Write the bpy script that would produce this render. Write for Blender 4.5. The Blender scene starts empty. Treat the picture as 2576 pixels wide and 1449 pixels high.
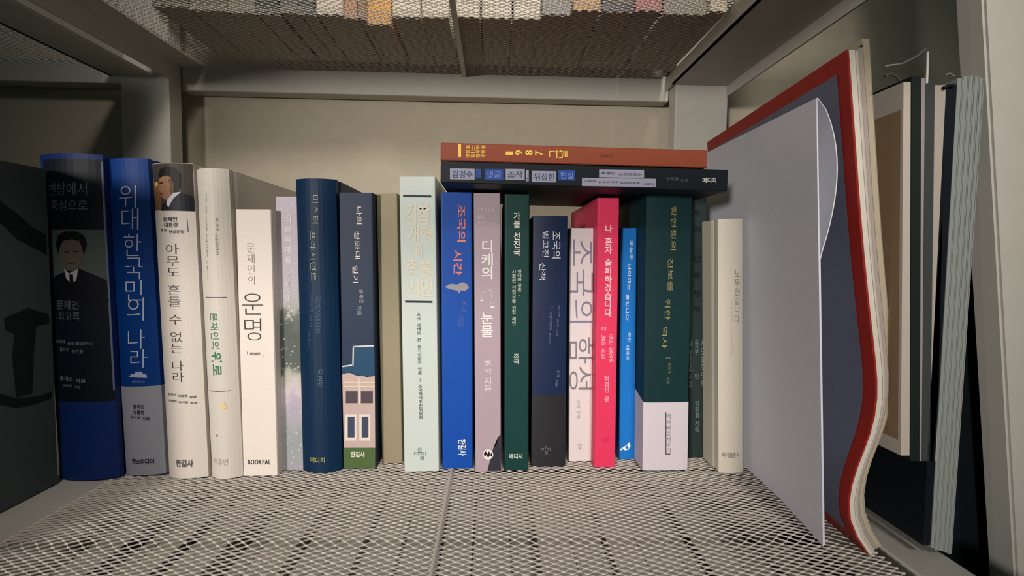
import bpy, bmesh, math, random
from mathutils import Vector, Matrix
random.seed(7)
C = bpy.context.scene.collection
OZ = 1.30                      # eye height of the camera above the room floor

# ------------------------------------------------------------ camera
F, CX, CY = 1300.0, 1288.0, 724.5
YAW, PITCH, ROLL = 0.03752981562672007, 0.05679933964070634, 0.012
fw = Vector((math.sin(YAW)*math.cos(PITCH), math.cos(YAW)*math.cos(PITCH), -math.sin(PITCH)))
r0 = fw.cross(Vector((0, 0, 1))).normalized(); u0 = r0.cross(fw)
RT = math.cos(ROLL)*r0 + math.sin(ROLL)*u0
UP = -math.sin(ROLL)*r0 + math.cos(ROLL)*u0
cam_d = bpy.data.cameras.new('camera'); cam = bpy.data.objects.new('camera', cam_d); C.objects.link(cam)
cam_d.sensor_width = 36; cam_d.lens = 36*F/2576; cam_d.clip_start = 0.02
M = Matrix((RT, UP, -fw)).transposed().to_4x4(); M.translation = (0, 0, OZ)
cam.matrix_world = M
bpy.context.scene.camera = cam

# ------------------------------------------------------------ light and exposure
sc = bpy.context.scene
vs = sc.view_settings; sc.display_settings.display_device = 'sRGB'
vs.view_transform = 'Standard'; vs.look = 'None'; vs.gamma = 1; vs.use_curve_mapping = False; vs.exposure = -0.12
world = bpy.data.worlds.new('room_light'); sc.world = world; world.use_nodes = True
bg = world.node_tree.nodes['Background']; bg.inputs[0].default_value = (0.72, 0.92, 0.82, 1); bg.inputs[1].default_value = 0.06
def spot(name, loc, target, radius, power, col, cone, blend=1.0):
    l = bpy.data.lights.new(name, 'SPOT'); l.shadow_soft_size = radius; l.energy = power; l.color = col
    l.spot_size = math.radians(cone); l.spot_blend = blend
    o = bpy.data.objects.new(name, l); C.objects.link(o); o.location = loc
    o.rotation_euler = (Vector(target)-Vector(loc)).to_track_quat('-Z', 'Y').to_euler(); return o
spot('room_lamp', (-0.92, -1.70, OZ+0.15), (.0, .45, OZ-.05), 0.11, 178, (1.0, 0.93, 0.86), 26)
spot('ceiling_downlight', (0.25, -1.1, OZ+1.15), (.0, .42, OZ+.14), 0.20, 150, (1.0, 0.91, 0.82), 31)

# ------------------------------------------------------------ pixel of the frame -> point on a plane of the room
def ray(px, py): return fw + RT*((px-CX)/F) - UP*((py-CY)/F)
def atY(px, py, Y): v = ray(px, py)*1.0; return v*(Y/v.y)
def atZ(px, py, Z): v = ray(px, py)*1.0; return v*(Z/v.z)
Z0 = atY(1150, 1180, 0.433).z          # top of the lower mesh shelf (camera frame)

# ------------------------------------------------------------ materials
MATS = {}
def lin(c):
    return tuple(((x/255)/12.92 if x/255 <= .04045 else ((x/255+.055)/1.055)**2.4) for x in c) + (1,)
def mat(name, rgb, rough=.6, grain=.04, scale=400, bump=.0, metallic=0, spec=.22, emit=None):
    if name in MATS: return MATS[name]
    m = bpy.data.materials.new(name); m.use_nodes = True; nt = m.node_tree; b = nt.nodes['Principled BSDF']
    b.inputs['Roughness'].default_value = rough; b.inputs['Metallic'].default_value = metallic
    b.inputs['Specular IOR Level'].default_value = spec
    c = lin(rgb)
    if grain > 0:
        tc = nt.nodes.new('ShaderNodeTexCoord'); n = nt.nodes.new('ShaderNodeTexNoise'); n.inputs['Scale'].default_value = scale; n.inputs['Detail'].default_value = 3
        mx = nt.nodes.new('ShaderNodeMix'); mx.data_type = 'RGBA'
        mx.inputs[6].default_value = tuple(x*(1-grain*2) for x in c[:3])+(1,); mx.inputs[7].default_value = tuple(min(1, x*(1+grain*2)) for x in c[:3])+(1,)
        nt.links.new(tc.outputs['Object'], n.inputs['Vector']); nt.links.new(n.outputs['Fac'], mx.inputs[0]); nt.links.new(mx.outputs[2], b.inputs['Base Color'])
        if bump:
            bp = nt.nodes.new('ShaderNodeBump'); bp.inputs['Strength'].default_value = bump; bp.inputs['Distance'].default_value = .0004
            nt.links.new(n.outputs['Fac'], bp.inputs['Height']); nt.links.new(bp.outputs[0], b.inputs['Normal'])
    else: b.inputs['Base Color'].default_value = c
    MATS[name] = m; return m
STEEL = mat('cream_painted_steel', (188, 186, 178), .45, .03, 60, .1)
MESHM = mat('cream_painted_mesh', (202, 194, 186), .5, .03, 80)
WALL = mat('beige_wall_paint', (178, 170, 152), .85, .04, 90, .25)
PAGE = mat('page_paper', (205, 198, 180), .9, .08, 900)
def cm(rgb, rough=.5): return mat('print_%d_%d_%d_%d' % (*rgb, int(rough*100)), rgb, rough, .03, 500)

# ------------------------------------------------------------ object helpers
def mesh_obj(name, verts, faces, m, parent=None, smooth=False):
    me = bpy.data.meshes.new(name); me.from_pydata([tuple(v) for v in verts], [], faces); me.validate(); me.update()
    if m: me.materials.append(m)
    if smooth:
        for p in me.polygons: p.use_smooth = True
    o = bpy.data.objects.new(name, me); C.objects.link(o)
    if parent: o.parent = parent
    return o
def tag(o, label=None, cat=None, group=None, kind=None):
    if label: o['label'] = label
    if cat: o['category'] = cat
    if group: o['group'] = group
    if kind: o['kind'] = kind
    return o
def thing(name, label, cat, loc=(0, 0, 0), group=None):
    o = bpy.data.objects.new(name, None); C.objects.link(o); o.location = loc; o.empty_display_size = .02
    return tag(o, label, cat, group)
BOXF = [(0, 3, 2, 1), (4, 5, 6, 7), (0, 1, 5, 4), (1, 2, 6, 5), (2, 3, 7, 6), (3, 0, 4, 7)]
def boxv(x0, x1, y0, y1, z0, z1):
    return [(x0, y0, z0), (x1, y0, z0), (x1, y1, z0), (x0, y1, z0), (x0, y0, z1), (x1, y0, z1), (x1, y1, z1), (x0, y1, z1)]
def boxes(name, lst, m, parent=None, bevel=0):
    V, Fc = [], []
    for b in lst:
        n = len(V); V += boxv(*b); Fc += [tuple(i+n for i in f) for f in BOXF]
    o = mesh_obj(name, V, Fc, m, parent)
    if bevel:
        bm = bmesh.new(); bm.from_mesh(o.data)
        bmesh.ops.bevel(bm, geom=bm.edges[:], offset=bevel, segments=2, affect='EDGES', profile=.5)
        bm.to_mesh(o.data); bm.free()
    return o
def box(name, x0, x1, y0, y1, z0, z1, m, parent=None, bevel=0): return boxes(name, [(x0, x1, y0, y1, z0, z1)], m, parent, bevel)

# ------------------------------------------------------------ room shell
def struct(o): o['kind'] = 'structure'; return o
struct(box('wall_back', -2.2, 2.2, .648, .70, 0, 2.6, WALL))
struct(box('floor', -2.2, 2.2, -2.6, .648, -.05, 0, mat('grey_floor', (120, 112, 100), .7, .05, 30)))

# ------------------------------------------------------------ steel rack
ZB = OZ+Z0
rack = thing('storage_rack', 'cream painted steel rack with expanded mesh shelves holding all the books', 'shelf', (0, .42, 0))
def part(o): o.parent = rack; o.matrix_parent_inverse = Matrix.Translation((0, -.42, 0)); return o
XL0, XL1, XR0, XR1 = -.4144, -.3615, .2086, .270
for (a, b, y0, y1) in ((XL0, XL1, .600, .623), (XR0, XR1, .600, .623)):
    part(box('post', a, b, y0, y1, 0, 2.3, STEEL, None, .0012))
# leaning front right post
def prism(name, quadb, quadt, m, bevel=0):
    V = list(quadb)+list(quadt); o = mesh_obj(name, V, BOXF, m)
    if bevel:
        bm = bmesh.new(); bm.from_mesh(o.data); bmesh.ops.bevel(bm, geom=bm.edges[:], offset=bevel, segments=2, affect='EDGES'); bm.to_mesh(o.data); bm.free()
    return o
a1 = atY(2400, 0, .318); a2 = atY(2475, 0, .300); b1 = atY(2485, 1449, .318); b2 = atY(2556, 1449, .300)
def ext(p, q, z): t = (z-p.z)/(q.z-p.z); return p+(q-p)*t
zt, zb = .75, Z0-.35
A1, B1, A2, B2 = ext(a1, b1, zt), ext(a1, b1, zb), ext(a2, b2, zt), ext(a2, b2, zb)
off = Vector((.06, 0, 0)); o3 = Vector((0, 0, OZ))
part(prism('post', [B2+o3, B2+off+o3, B1+off+o3, B1+o3], [A2+o3, A2+off+o3, A1+off+o3, A1+o3], STEEL, .0015))
ZU = OZ+.2165                   # underside of upper mesh
# lower shelf rails
zb_ = ZB-.0005
part(box('rail', XL1-.002, -.3030, .175, .625, zb_-.030, zb_, STEEL, None, .0012))
part(box('rail', .2490, .2825, .205, .600, zb_-.030, zb_, STEEL, None, .0012))
part(box('rail', -.3030, .2490, .600, .625, zb_-.030, zb_-.0015, STEEL, None, .0012))
part(box('rail', -.3030, .2490, .175, .197, zb_-.030, zb_-.0015, STEEL, None, .0012))
# upper shelf rails
zu0 = OZ+.1900
part(box('rail', XL1, XR0, .624, .645, zu0, ZU+.003, STEEL, None, .0012))          # back
part(box('rail', XL1, XR0, .150, .170, OZ+.198, ZU+.012, STEEL, None, .0012))        # front
part(boxes('rail', [(-.3635, XL1, .173, .600, OZ+.196, OZ+.236), (XL1, -.336, .173, .624, ZU-.0005, ZU+.0015)], STEEL))
part(boxes('rail', [(-.425, -.379, .173, .600, OZ+.196, OZ+.199), (-.425, -.4215, .173, .600, OZ+.196, OZ+.236), (-.412, -.410, .173, .600, OZ+.199, OZ+.236)], STEEL))
part(boxes('rail', [(.2680, .2700, .173, .600, zu0, ZU+.012), (.2040, .2680, .173, .600, zu0+.012, zu0+.014), (.2040, .2060, .173, .624, zu0+.012, ZU+.001)], STEEL))
part(box('rail', -1.1, XL0, .624, .645, OZ+.1960, OZ+.222, STEEL, None, .0012))      # neighbour bay, back
# flat bar across each shelf
part(box('support_bar', -.0385, -.0335, .170, .626, ZU-.0035, ZU-.0009, STEEL))
part(box('support_bar', -.0346, -.0322, .195, .602, zb_-.001, zb_+.0014, MESHM, None, .0008))

def expanded(name, x0, x1, y0, y1, z, wide_rows, flip):
    L, S = .0090, .0053; w, h = (.00038, .00040) if flip > 0 else (.00031, .00022)
    V, Fc = [], []
    ys = []; y = y0
    while y < y1:
        s = S/2
        for wr in wide_rows:
            if abs(y-wr) < .0030: s = .0044
        ys.append((y, s)); y += s
    n = int((x1-x0)/L); rnd = random.Random(5)
    for j in range(len(ys)-1):
        y, s = ys[j]; sp = ys[j-1][1] if j else s
        sg = 1 if j % 2 else -1
        pts = []
        for i in range(n):
            xb = x0+i*L
            for k, (fx, v) in enumerate(((0, 1), (.16, 1), (.5, -1), (.66, -1))):
                vv = v*sg
                amp = (s if vv > 0 else sp)/2
                pts.append((xb+fx*L+rnd.uniform(-1, 1)*.00025, y+vv*amp+rnd.uniform(-1, 1)*.00018, z+rnd.uniform(-1, 1)*.00012 - vv*.0003*flip))
        b0 = len(V)
        for p in pts:
            V += [(p[0], p[1]-w, p[2]-h), (p[0], p[1]+w, p[2]-h), (p[0], p[1]+w, p[2]+h), (p[0], p[1]-w, p[2]+h)]
        for i in range(len(pts)-1):
            a = b0+i*4; c = a+4
            for k in range(4):
                k2 = (k+1) % 4; Fc.append((a+k, a+k2, c+k2, c+k))
    o = mesh_obj(name, V, Fc, MESHM); o['kind'] = 'stuff'; return o
part(expanded('wire_mesh', -.3045, .2500, .196, .602, ZB-.0005, (.317, .428, .539), 1))
part(expanded('wire_mesh', -.3370, .2055, .170, .626, ZU, (.342, .462, .570), -1))
part(expanded('wire_mesh', -.66, -.4300, .30, .626, OZ+.2225, (.40,), -1))

# ------------------------------------------------------------ lettering: glyph outlines -> flat printed mesh
_fc = {}
GS = bpy.data.scenes.new('lettering_workshop')
def gs_graph():
    with bpy.context.temp_override(scene=GS, view_layer=GS.view_layers[0]):
        dg = bpy.context.evaluated_depsgraph_get(); dg.update(); return dg
def glyph(ch, offs):
    k = (ch, offs)
    if k in _fc: return _fc[k]
    c = bpy.data.curves.new('g', 'FONT'); c.body = ch; c.offset = offs; c.resolution_u = 3
    o = bpy.data.objects.new('g', c); GS.collection.objects.link(o)
    dg = gs_graph(); me = bpy.data.meshes.new_from_object(o.evaluated_get(dg))
    vs_ = [(v.co.x, v.co.y) for v in me.vertices]; fs = [tuple(p.vertices) for p in me.polygons]
    bpy.data.objects.remove(o); bpy.data.curves.remove(c); bpy.data.meshes.remove(me)
    if vs_ and ord(ch) < 256:
        adv = max(v[0] for v in vs_)+.07
    else: adv = .92
    _fc[k] = (vs_, fs, adv); return _fc[k]
def layout(text, mode, offs=0.0, sp=.45):
    """glyphs in unit space; mode h, up (stacked), cw, ccw"""
    V, Fc = [], []; x = 0.0; y = 0.0
    for ch in text:
        if ch == ' ':
            x += sp; y -= sp; continue
        if ch == '\n':
            x = 0; y -= 1.05; continue
        g, f, adv = glyph(ch, offs); n = len(V)
        if mode == 'up':
            cxm = (min(p[0] for p in g)+max(p[0] for p in g))/2 if ord(ch) < 256 else .46
            V += [(p[0]-cxm, p[1]+y) for p in g]; y -= 1.0
        else:
            V += [(p[0]+x, p[1]+y) for p in g]; x += adv
        Fc += [tuple(i+n for i in t) for t in f]
    if mode == 'cw': V = [(p[1], -p[0]) for p in V]
    if mode == 'ccw': V = [(-p[1], p[0]) for p in V]
    return V, Fc

# ------------------------------------------------------------ books
class Book: pass
def outline(w, d, bulge, hard, off=0.0):
    """outer section of a cover, from back of left board round the spine to back of right board"""
    P = [(0, d)]
    if hard: P += [(0, .013), (.0011, .010), (.0011, .0075), (0, .0045)]
    n = 10 if bulge > .0008 else 2
    r = min(.002, w*.12)
    pts = []
    for i in range(n+1):
        t = i/n
        pts.append((t*w, -bulge*(1-(2*t-1)**2)))
    if n == 2: pts = [(0, r*.5), (r*.25, .0001), (r*.8, 0), (w-r*.8, 0), (w-r*.25, .0001), (w, r*.5)]
    P += pts
    if hard: P += [(w, .0045), (w-.0011, .0075), (w-.0011, .010), (w, .013)]
    P += [(w, d)]
    if off:
        Q = []
        for i, p in enumerate(P):
            a = P[max(i-1, 0)]; b = P[min(i+1, len(P)-1)]
            tx, ty = b[0]-a[0], b[1]-a[1]; l = math.hypot(tx, ty) or 1
            nx, ny = ty/l, -tx/l          # left boards run towards -y: outward normal = (ty,-tx)
            Q.append((p[0]+nx*off, p[1]+ny*off))
        return Q
    return P
def shell(name, w, d, bulge, hard, t, z0, z1, m, parent, off=0.0, topfn=None):
    O = outline(w, d, bulge, hard, off); I = outline(w, d, bulge, hard, off-t); n = len(O)
    V = []
    for k, z in enumerate((z0, z1)):
        for P in (O, I):
            for p in P: V.append((p[0], p[1], topfn(p[0], p[1]) if (topfn and k) else z))
    Fc = []
    for i in range(n-1):
        Fc += [(i, i+1, 2*n+i+1, 2*n+i), (n+i+1, n+i, 3*n+i, 3*n+i+1), (2*n+i, 2*n+i+1, 3*n+i+1, 3*n+i), (i+1, i, n+i, n+i+1)]
    Fc += [(0, 2*n, 3*n, n), (n-1, 2*n-1, 4*n-1, 3*n-1)]
    o = mesh_obj(name, V, Fc, m, parent)
    bm = bmesh.new(); bm.from_mesh(o.data); bmesh.ops.recalc_face_normals(bm, faces=bm.faces); bm.to_mesh(o.data); bm.free()
    return o
def make_book(label, w, d, h, color, bulge=0, hard=False, group=None, m=None, name='book', page=None):
    B = Book(); B.w, B.d, B.h, B.bulge = w, d, h, bulge
    B.o = thing(name, label, 'book', (0, 0, 0), group)
    t = .0024 if hard else .0004
    B.t = t; B.hard = hard
    B.cover = shell('cover', w, d, bulge, hard, t, 0, h, m or cm(color), B.o)
    g = .003 if hard else .0
    e = .0002
    y0 = .004 if hard else .0006
    V = boxv(t+e+(.0012 if hard else 0), w-t-e-(.0012 if hard else 0), y0, d-g-.0005, g+(.0 if hard else .0002), h-g-(.0 if hard else .0002))
    mesh_obj('page_block', V, BOXF, page or PAGE, B.o)
    B.lv = 0
    return B
def place(B, bl, lean, y):
    B.o.location = bl; B.o.rotation_euler = (0, lean, 0); B.Y = y
    B.bl = Vector(bl)-Vector((0, 0, OZ)); B.lean = lean
def uv(B, px, py):
    p = atY(px, py, B.Y+B.bulge*.35)-B.bl; c, s = math.cos(B.lean), math.sin(B.lean)
    return (p.x*c-p.z*s, p.x*s+p.z*c)
def surf(B, u):
    t = min(1, max(0, u/B.w)); return -B.bulge*(1-(2*t-1)**2)
def px_book(label, blx, brx, by, tlx, trx, ty, color, d=.150, **k):
    """a standing book from the corners of its spine; the foot rests on the mesh"""
    p = atZ((blx+brx)/2, by, Z0); Y = p.y
    bu = k.get('bulge', 0); ye = Y+bu
    bl = atY(blx, by, ye); br = atY(brx, by, ye); tl = atY(tlx, ty, ye); tr = atY(trx, ty, ye)
    w = ((br-bl).length+(tr-tl).length)/2
    cb = (bl+br)/2; ct = (tl+tr)/2
    lean = math.atan2(ct.x-cb.x, ct.z-cb.z); h = (ct-cb).length
    B = make_book(label, w, d, h, color, **k)
    zl = Z0+.0003 + (w*math.sin(lean) if lean > 0 else 0)
    place(B, (cb.x-w/2*math.cos(lean), ye, OZ+zl), lean, Y)
    return B
EPS = .00012
def flat(B, name, V2, Fc, rgb, lvl=1, extra=None):
    V = [(u, surf(B, u)-EPS*lvl-(extra or 0), v) for u, v in V2]
    m = cm(rgb, .5)
    return mesh_obj(name, V, Fc, m, B.o)
def text(B, s, mode, x0, y0, x1, y1, rgb, offs=0.0, sp=.45, name='lettering', lvl=3, extra=None):
    """print s so that its ink fills the pixel box of the spine"""
    V, Fc = layout(s, mode, offs, sp)
    a0 = min(p[0] for p in V); a1 = max(p[0] for p in V); c0 = min(p[1] for p in V); c1 = max(p[1] for p in V)
    out = []
    for (a, c) in V:
        fx = (a-a0)/(a1-a0); fy = (c1-c)/(c1-c0)
        out.append((fx, fy))
    # box corners may be given skewed: x0/x1 are tuples (top, bottom)
    xt0, xb0 = x0 if isinstance(x0, tuple) else (x0, x0)
    xt1, xb1 = x1 if isinstance(x1, tuple) else (x1, x1)
    c00, c10, c01, c11 = uv(B, xt0, y0), uv(B, xt1, y0), uv(B, xb0, y1), uv(B, xb1, y1)
    V2 = []
    for fx, fy in out:
        u = (c00[0]*(1-fx)+c10[0]*fx)*(1-fy)+(c01[0]*(1-fx)+c11[0]*fx)*fy
        v = (c00[1]*(1-fx)+c10[1]*fx)*(1-fy)+(c01[1]*(1-fx)+c11[1]*fx)*fy
        V2.append((u, v))
    return flat(B, name, V2, Fc, rgb, lvl, extra)
def poly(B, name, pts, rgb, lvl=1, extra=None):
    """a printed patch given by pixel corners on the spine; cut into strips so it follows a rounded spine"""
    P = [uv(B, *p) for p in pts]
    P = [(min(B.w-.0002, max(.0002, a)), min(B.h-.0003, max(.0003, c))) for a, c in P]
    bm = bmesh.new(); f = bm.faces.new([bm.verts.new((u, 0, v)) for u, v in P])
    if B.bulge > 0:
        for i in range(1, 10):
            bmesh.ops.bisect_plane(bm, geom=bm.verts[:]+bm.edges[:]+bm.faces[:], plane_co=(B.w*i/10, 0, 0), plane_no=(1, 0, 0))
    for v in bm.verts: v.co.y = surf(B, v.co.x)-EPS*lvl-(extra or 0)
    bmesh.ops.triangulate(bm, faces=bm.faces[:])
    me = bpy.data.meshes.new(name); bm.to_mesh(me); bm.free(); me.materials.append(cm(rgb))
    o = bpy.data.objects.new(name, me); C.objects.link(o); o.parent = B.o; return o
def ellipse(cx, cy, rx, ry, n=20, a0=0, a1=2*math.pi):
    return [(cx+rx*math.cos(a0+(a1-a0)*i/n), cy+ry*math.sin(a0+(a1-a0)*i/n)) for i in range(n)]
def rect(x0, y0, x1, y1): return [(x0, y0), (x1, y0), (x1, y1), (x0, y1)]
def line(B, x0, y0, x1, y1, wd, rgb, name='printed_line', lvl=3):
    dx, dy = x1-x0, y1-y0; l = math.hypot(dx, dy); nx, ny = -dy/l*wd/2, dx/l*wd/2
    return poly(B, name, [(x0+nx, y0+ny), (x1+nx, y1+ny), (x1-nx, y1-ny), (x0-nx, y0-ny)], rgb, lvl)
def band(B, h0, h1, rgb, name='paper_band', topfn=None, d=None, lab=None):
    o = shell(name, B.w, d or B.d-.004, B.bulge, B.hard, .0002, h0, h1, cm(rgb), B.o, .0003, topfn)
    if lab: o['label'] = lab
    return o
WHITE = (205, 200, 192)

# b0 dark blue with portrait
b = px_book('thick dark navy hardback with a dim printed portrait of a man in suit', 148, 306, 1211, 105, 256, 399, (13, 38, 94), d=.155, bulge=.005, hard=True)
b0 = b
poly(b, 'printed_panel', rect(104, 401, 262, 1010)[:2]+[(296, 1010), (137, 1010)], (14, 18, 30), 1)
poly(b, 'portrait_print', [(122, 578), (258, 578), (264, 745), (128, 745)], (70, 82, 80), 2)
poly(b, 'portrait_print', [(130, 700), (150, 690), (180, 680), (205, 676), (235, 690), (262, 704), (268, 760), (132, 760)], (14, 16, 24), 3)
poly(b, 'portrait_print', ellipse(184, 640, 29, 42), (86, 78, 72), 4)
poly(b, 'portrait_print', [(148, 640), (143, 612), (150, 592), (170, 582), (196, 582), (215, 592), (222, 612), (216, 640), (210, 622), (205, 606), (185, 602), (162, 606), (154, 622)], (12, 14, 18), 5)
poly(b, 'portrait_print', [(166, 676), (180, 688), (202, 676), (198, 705), (186, 714), (172, 700)], (160, 160, 160), 5)
poly(b, 'portrait_print', [(181, 690), (190, 690), (192, 722), (182, 722)], (12, 14, 20), 6)
line(b, 168, 634, 180, 632, 3, (40, 34, 32), 'portrait_print', 6); line(b, 190, 632, 202, 633, 3, (40, 34, 32), 'portrait_print', 6)
line(b, 178, 662, 194, 662, 3, (60, 40, 40), 'portrait_print', 6)
text(b, '변방에서', 'h', 122, 460, 220, 492, (112, 118, 128), -.008)
text(b, '중심으로', 'h', 128, 504, 222, 530, (112, 118, 128), -.008)
text(b, '문재인', 'h', 143, 755, 203, 778, (88, 94, 104), 0)
text(b, '회고록', 'h', 147, 784, 206, 806, (88, 94, 104), 0)
text(b, '평화와 정상회담까지', 'h', 135, 854, 237, 868, (120, 124, 130), .005)
text(b, '결단의 순간들', 'h', 150, 874, 214, 888, (120, 124, 130), .005)
text(b, '문재인 지음', 'h', 150, 946, 220, 962, (130, 134, 144), .005)
text(b, '최종건 대담', 'h', 160, 966, 208, 975, (130, 134, 150))
poly(b, 'printed_strip', [(247, 405), (257, 405), (293, 982), (279, 986)], (96, 104, 124), 2)

# b1 blue
b = px_book('tall bright blue hardback with grey paper band round its foot', 322, 416, 1199, 268, 374, 406, (6, 56, 126), d=.152, bulge=.003, hard=True)
hb = uv(b, 370, 971)[1]
band(b, 0.0005, hb, (150, 150, 162), lab='grey paper band round the lower third')
for (s, y0, y1, x) in (('위', 466, 522, 322), ('대', 524, 578, 328), ('한', 588, 644, 334), ('국', 648, 702, 338), ('민', 704, 756, 338), ('의', 748, 806, 342), ('나', 828, 876, 344), ('라', 878, 924, 350)):
    text(b, s, 'h', x-20, y0, x+22, y1, (188, 190, 214), -.012, name='title_lettering')
poly(b, 'emblem', [(326, 948), (332, 940), (342, 940), (344, 934), (360, 934), (362, 940), (370, 941), (372, 950)], (170, 176, 210), 3)
text(b, '대통령실', 'h', 334, 956, 366, 963, (120, 140, 200))
for s, y, x in (('문재인', 1016, 338), ('대통령', 1030, 338), ('비서실 지음', 1044, 331)):
    text(b, s, 'h', x, y, 366 if len(s) < 5 else 379, y+11, (60, 62, 80), .012, extra=.0005)
text(b, '한스미디어', 'h', 334, 1152, 389, 1166, (40, 42, 60), .03, extra=.0005)

# b2 white with portrait print on top
b = px_book('white hardback topped by a printed profile portrait of a man in dark suit', 428, 524, 1206, 383, 487, 420, (206, 198, 190), d=.150, bulge=.004, hard=True)
poly(b, 'portrait_print', [(376, 408), (494, 408), (497, 531), (380, 529)], (62, 56, 50), 1)
poly(b, 'portrait_print', [(376, 455), (404, 460), (408, 529), (380, 529)], (120, 86, 54), 2)
poly(b, 'portrait_print', ellipse(392, 463, 5, 6, 10), (206, 160, 100), 3)
poly(b, 'portrait_print', [(398, 440), (404, 426), (422, 418), (444, 422), (456, 440), (456, 470), (446, 484), (436, 470), (432, 452), (416, 444), (404, 450)], (14, 13, 13), 3)
poly(b, 'portrait_print', [(403, 448), (418, 442), (432, 446), (441, 462), (442, 480), (438, 496), (424, 504), (412, 500), (407, 492), (408, 486), (403, 482), (399, 474), (403, 468), (401, 458)], (146, 106, 80), 4)
poly(b, 'portrait_print', [(426, 452), (434, 450), (442, 464), (443, 482), (436, 494), (430, 480), (432, 466)], (92, 64, 48), 5)
poly(b, 'portrait_print', [(402, 460), (412, 458), (413, 461), (403, 463)], (30, 22, 20), 6)
poly(b, 'portrait_print', [(404, 487), (413, 487), (413, 489), (405, 490)], (80, 44, 36), 6)
poly(b, 'portrait_print', [(424, 506), (440, 488), (458, 486), (480, 492), (497, 502), (497, 531), (406, 530), (410, 514)], (18, 22, 34), 5)
poly(b, 'portrait_print', [(424, 504), (440, 486), (458, 483), (440, 500), (428, 522), (422, 514)], (196, 198, 204), 6)
for s, y, x0, x1 in (('문재인', 546, 412, 448), ('대통령', 560, 415, 449), ('주요 연설문집', 575, 404, 464)):
    text(b, s, 'h', x0, y, x1, y+12, (50, 48, 52), .01)
line(b, 470, 550, 473, 584, 1.2, (90, 88, 88))
text(b, '아무도 흔들 수 없는 나라', 'up', (418, 436), 614, (452, 466), 960, (56, 52, 50), -.012, .55, name='title_lettering')
text(b, '문재인 대통령 말글', 'h', 421, 989, 494, 1001, (60, 58, 56), .01)
text(b, '대통령 비서실 엮음', 'h', 423, 1005, 496, 1016, (60, 58, 56), .01)
text(b, '한길사', 'h', 444, 1155, 488, 1173, (88, 82, 80), .03)

# b3 white, green lettering
b = px_book('white round-backed hardback with green sideways title and a small yellow flower', 535, 612, 1207, 495, 576, 437, (204, 198, 188), d=.150, bulge=.006, hard=True)
text(b, '제19대 대통령께서', 'cw', (541, 547), 548, (551, 557), 640, (80, 128, 96), 0)
text(b, '재미 있는 사이로 되돌아보며 느낍니다', 'cw', (514, 523), 486, (523, 534), 702, (80, 128, 96), 0)
line(b, 516, 748, 570, 748, 1.6, (70, 72, 74)); line(b, 528, 983, 580, 982, 1.6, (70, 72, 74))
text(b, '문재인의', 'cw', (530, 534), 786, (550, 556), 876, (56, 122, 82), -.005, name='title_lettering')
text(b, '위로', 'cw', (533, 536), 884, (560, 563), 944, (46, 118, 76), .012, name='title_lettering')
poly(b, 'emblem', [(556, 1016), (562, 1018), (566, 1010), (570, 1017), (574, 1020), (570, 1027), (562, 1028), (557, 1024)], (226, 196, 140), 3)
poly(b, 'emblem', ellipse(548, 1094, 3, 3, 8), (170, 100, 90), 3)
text(b, '더휴먼', 'h', 538, 1152, 576, 1168, (168, 166, 160), .0)

# b4 white flat
b = px_book('white paperback with a large thin black two-character title stacked upright', 616, 695, 1198, 588, 686, 528, (222, 213, 205), d=.148)
text(b, '문재인의', 'up', (620, 624), 612, (640, 643), 718, (120, 116, 114), -.02, name='title_lettering')
text(b, '운명', 'up', (608, 614), 738, (662, 662), 856, (46, 42, 42), -.016, name='title_lettering')
text(b, '| 특별판 |', 'h', 622, 884, 662, 898, (70, 66, 66), .01)
text(b, 'BOOKPAL', 'h', 624, 1156, 681, 1168, (40, 36, 36), .015)

# b5 watercolour
def watercolour():
    m = bpy.data.materials.new('watercolour_print'); m.use_nodes = True; nt = m.node_tree; N = nt.nodes.new; L = nt.links.new
    b_ = nt.nodes['Principled BSDF']; b_.inputs['Roughness'].default_value = .55
    tc = N('ShaderNodeTexCoord'); sx = N('ShaderNodeSeparateXYZ'); L(tc.outputs['Object'], sx.inputs[0])
    n1 = N('ShaderNodeTexNoise'); n1.inputs['Scale'].default_value = 60; n1.inputs['Detail'].default_value = 4; L(tc.outputs['Object'], n1.inputs['Vector'])
    a = N('ShaderNodeMath'); a.operation = 'MULTIPLY_ADD'; L(n1.outputs['Fac'], a.inputs[0]); a.inputs[1].default_value = .05; L(sx.outputs['Z'], a.inputs[2])
    mr = N('ShaderNodeMapRange'); mr.inputs[1].default_value = .025; mr.inputs[2].default_value = .245; L(a.outputs[0], mr.inputs[0])
    r = N('ShaderNodeValToRGB'); e = r.color_ramp.elements
    stops = [(0, (150, 150, 160)), (.14, (140, 150, 150)), (.27, (172, 160, 178)), (.30, (190, 182, 184)), (.36, (160, 160, 150)), (.39, (70, 82, 74)), (.52, (64, 74, 68)), (.60, (96, 104, 96)), (.63, (150, 154, 148)), (.72, (176, 168, 178)), (1, (178, 168, 182))]
    e[0].position, e[0].color = stops[0][0], lin(stops[0][1]); e[1].position, e[1].color = 1, lin(stops[-1][1])
    for p, c in stops[1:-1]:
        q = e.new(p); q.color = lin(c)
    L(mr.outputs[0], r.inputs[0])
    v = N('ShaderNodeTexVoronoi'); v.inputs['Scale'].default_value = 260; L(tc.outputs['Object'], v.inputs['Vector'])
    th = N('ShaderNodeMath'); th.operation = 'LESS_THAN'; th.inputs[1].default_value = .22; L(v.outputs['Distance'], th.inputs[0])
    ms = N('ShaderNodeMath'); ms.operation = 'MULTIPLY'; ms.inputs[1].default_value = .55; L(th.outputs[0], ms.inputs[0])
    mx = N('ShaderNodeMix'); mx.data_type = 'RGBA'; L(ms.outputs[0], mx.inputs[0]); L(r.outputs[0], mx.inputs[6]); mx.inputs[7].default_value = lin((200, 196, 190)); L(mx.outputs[2], b_.inputs['Base Color'])
    return m
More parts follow.
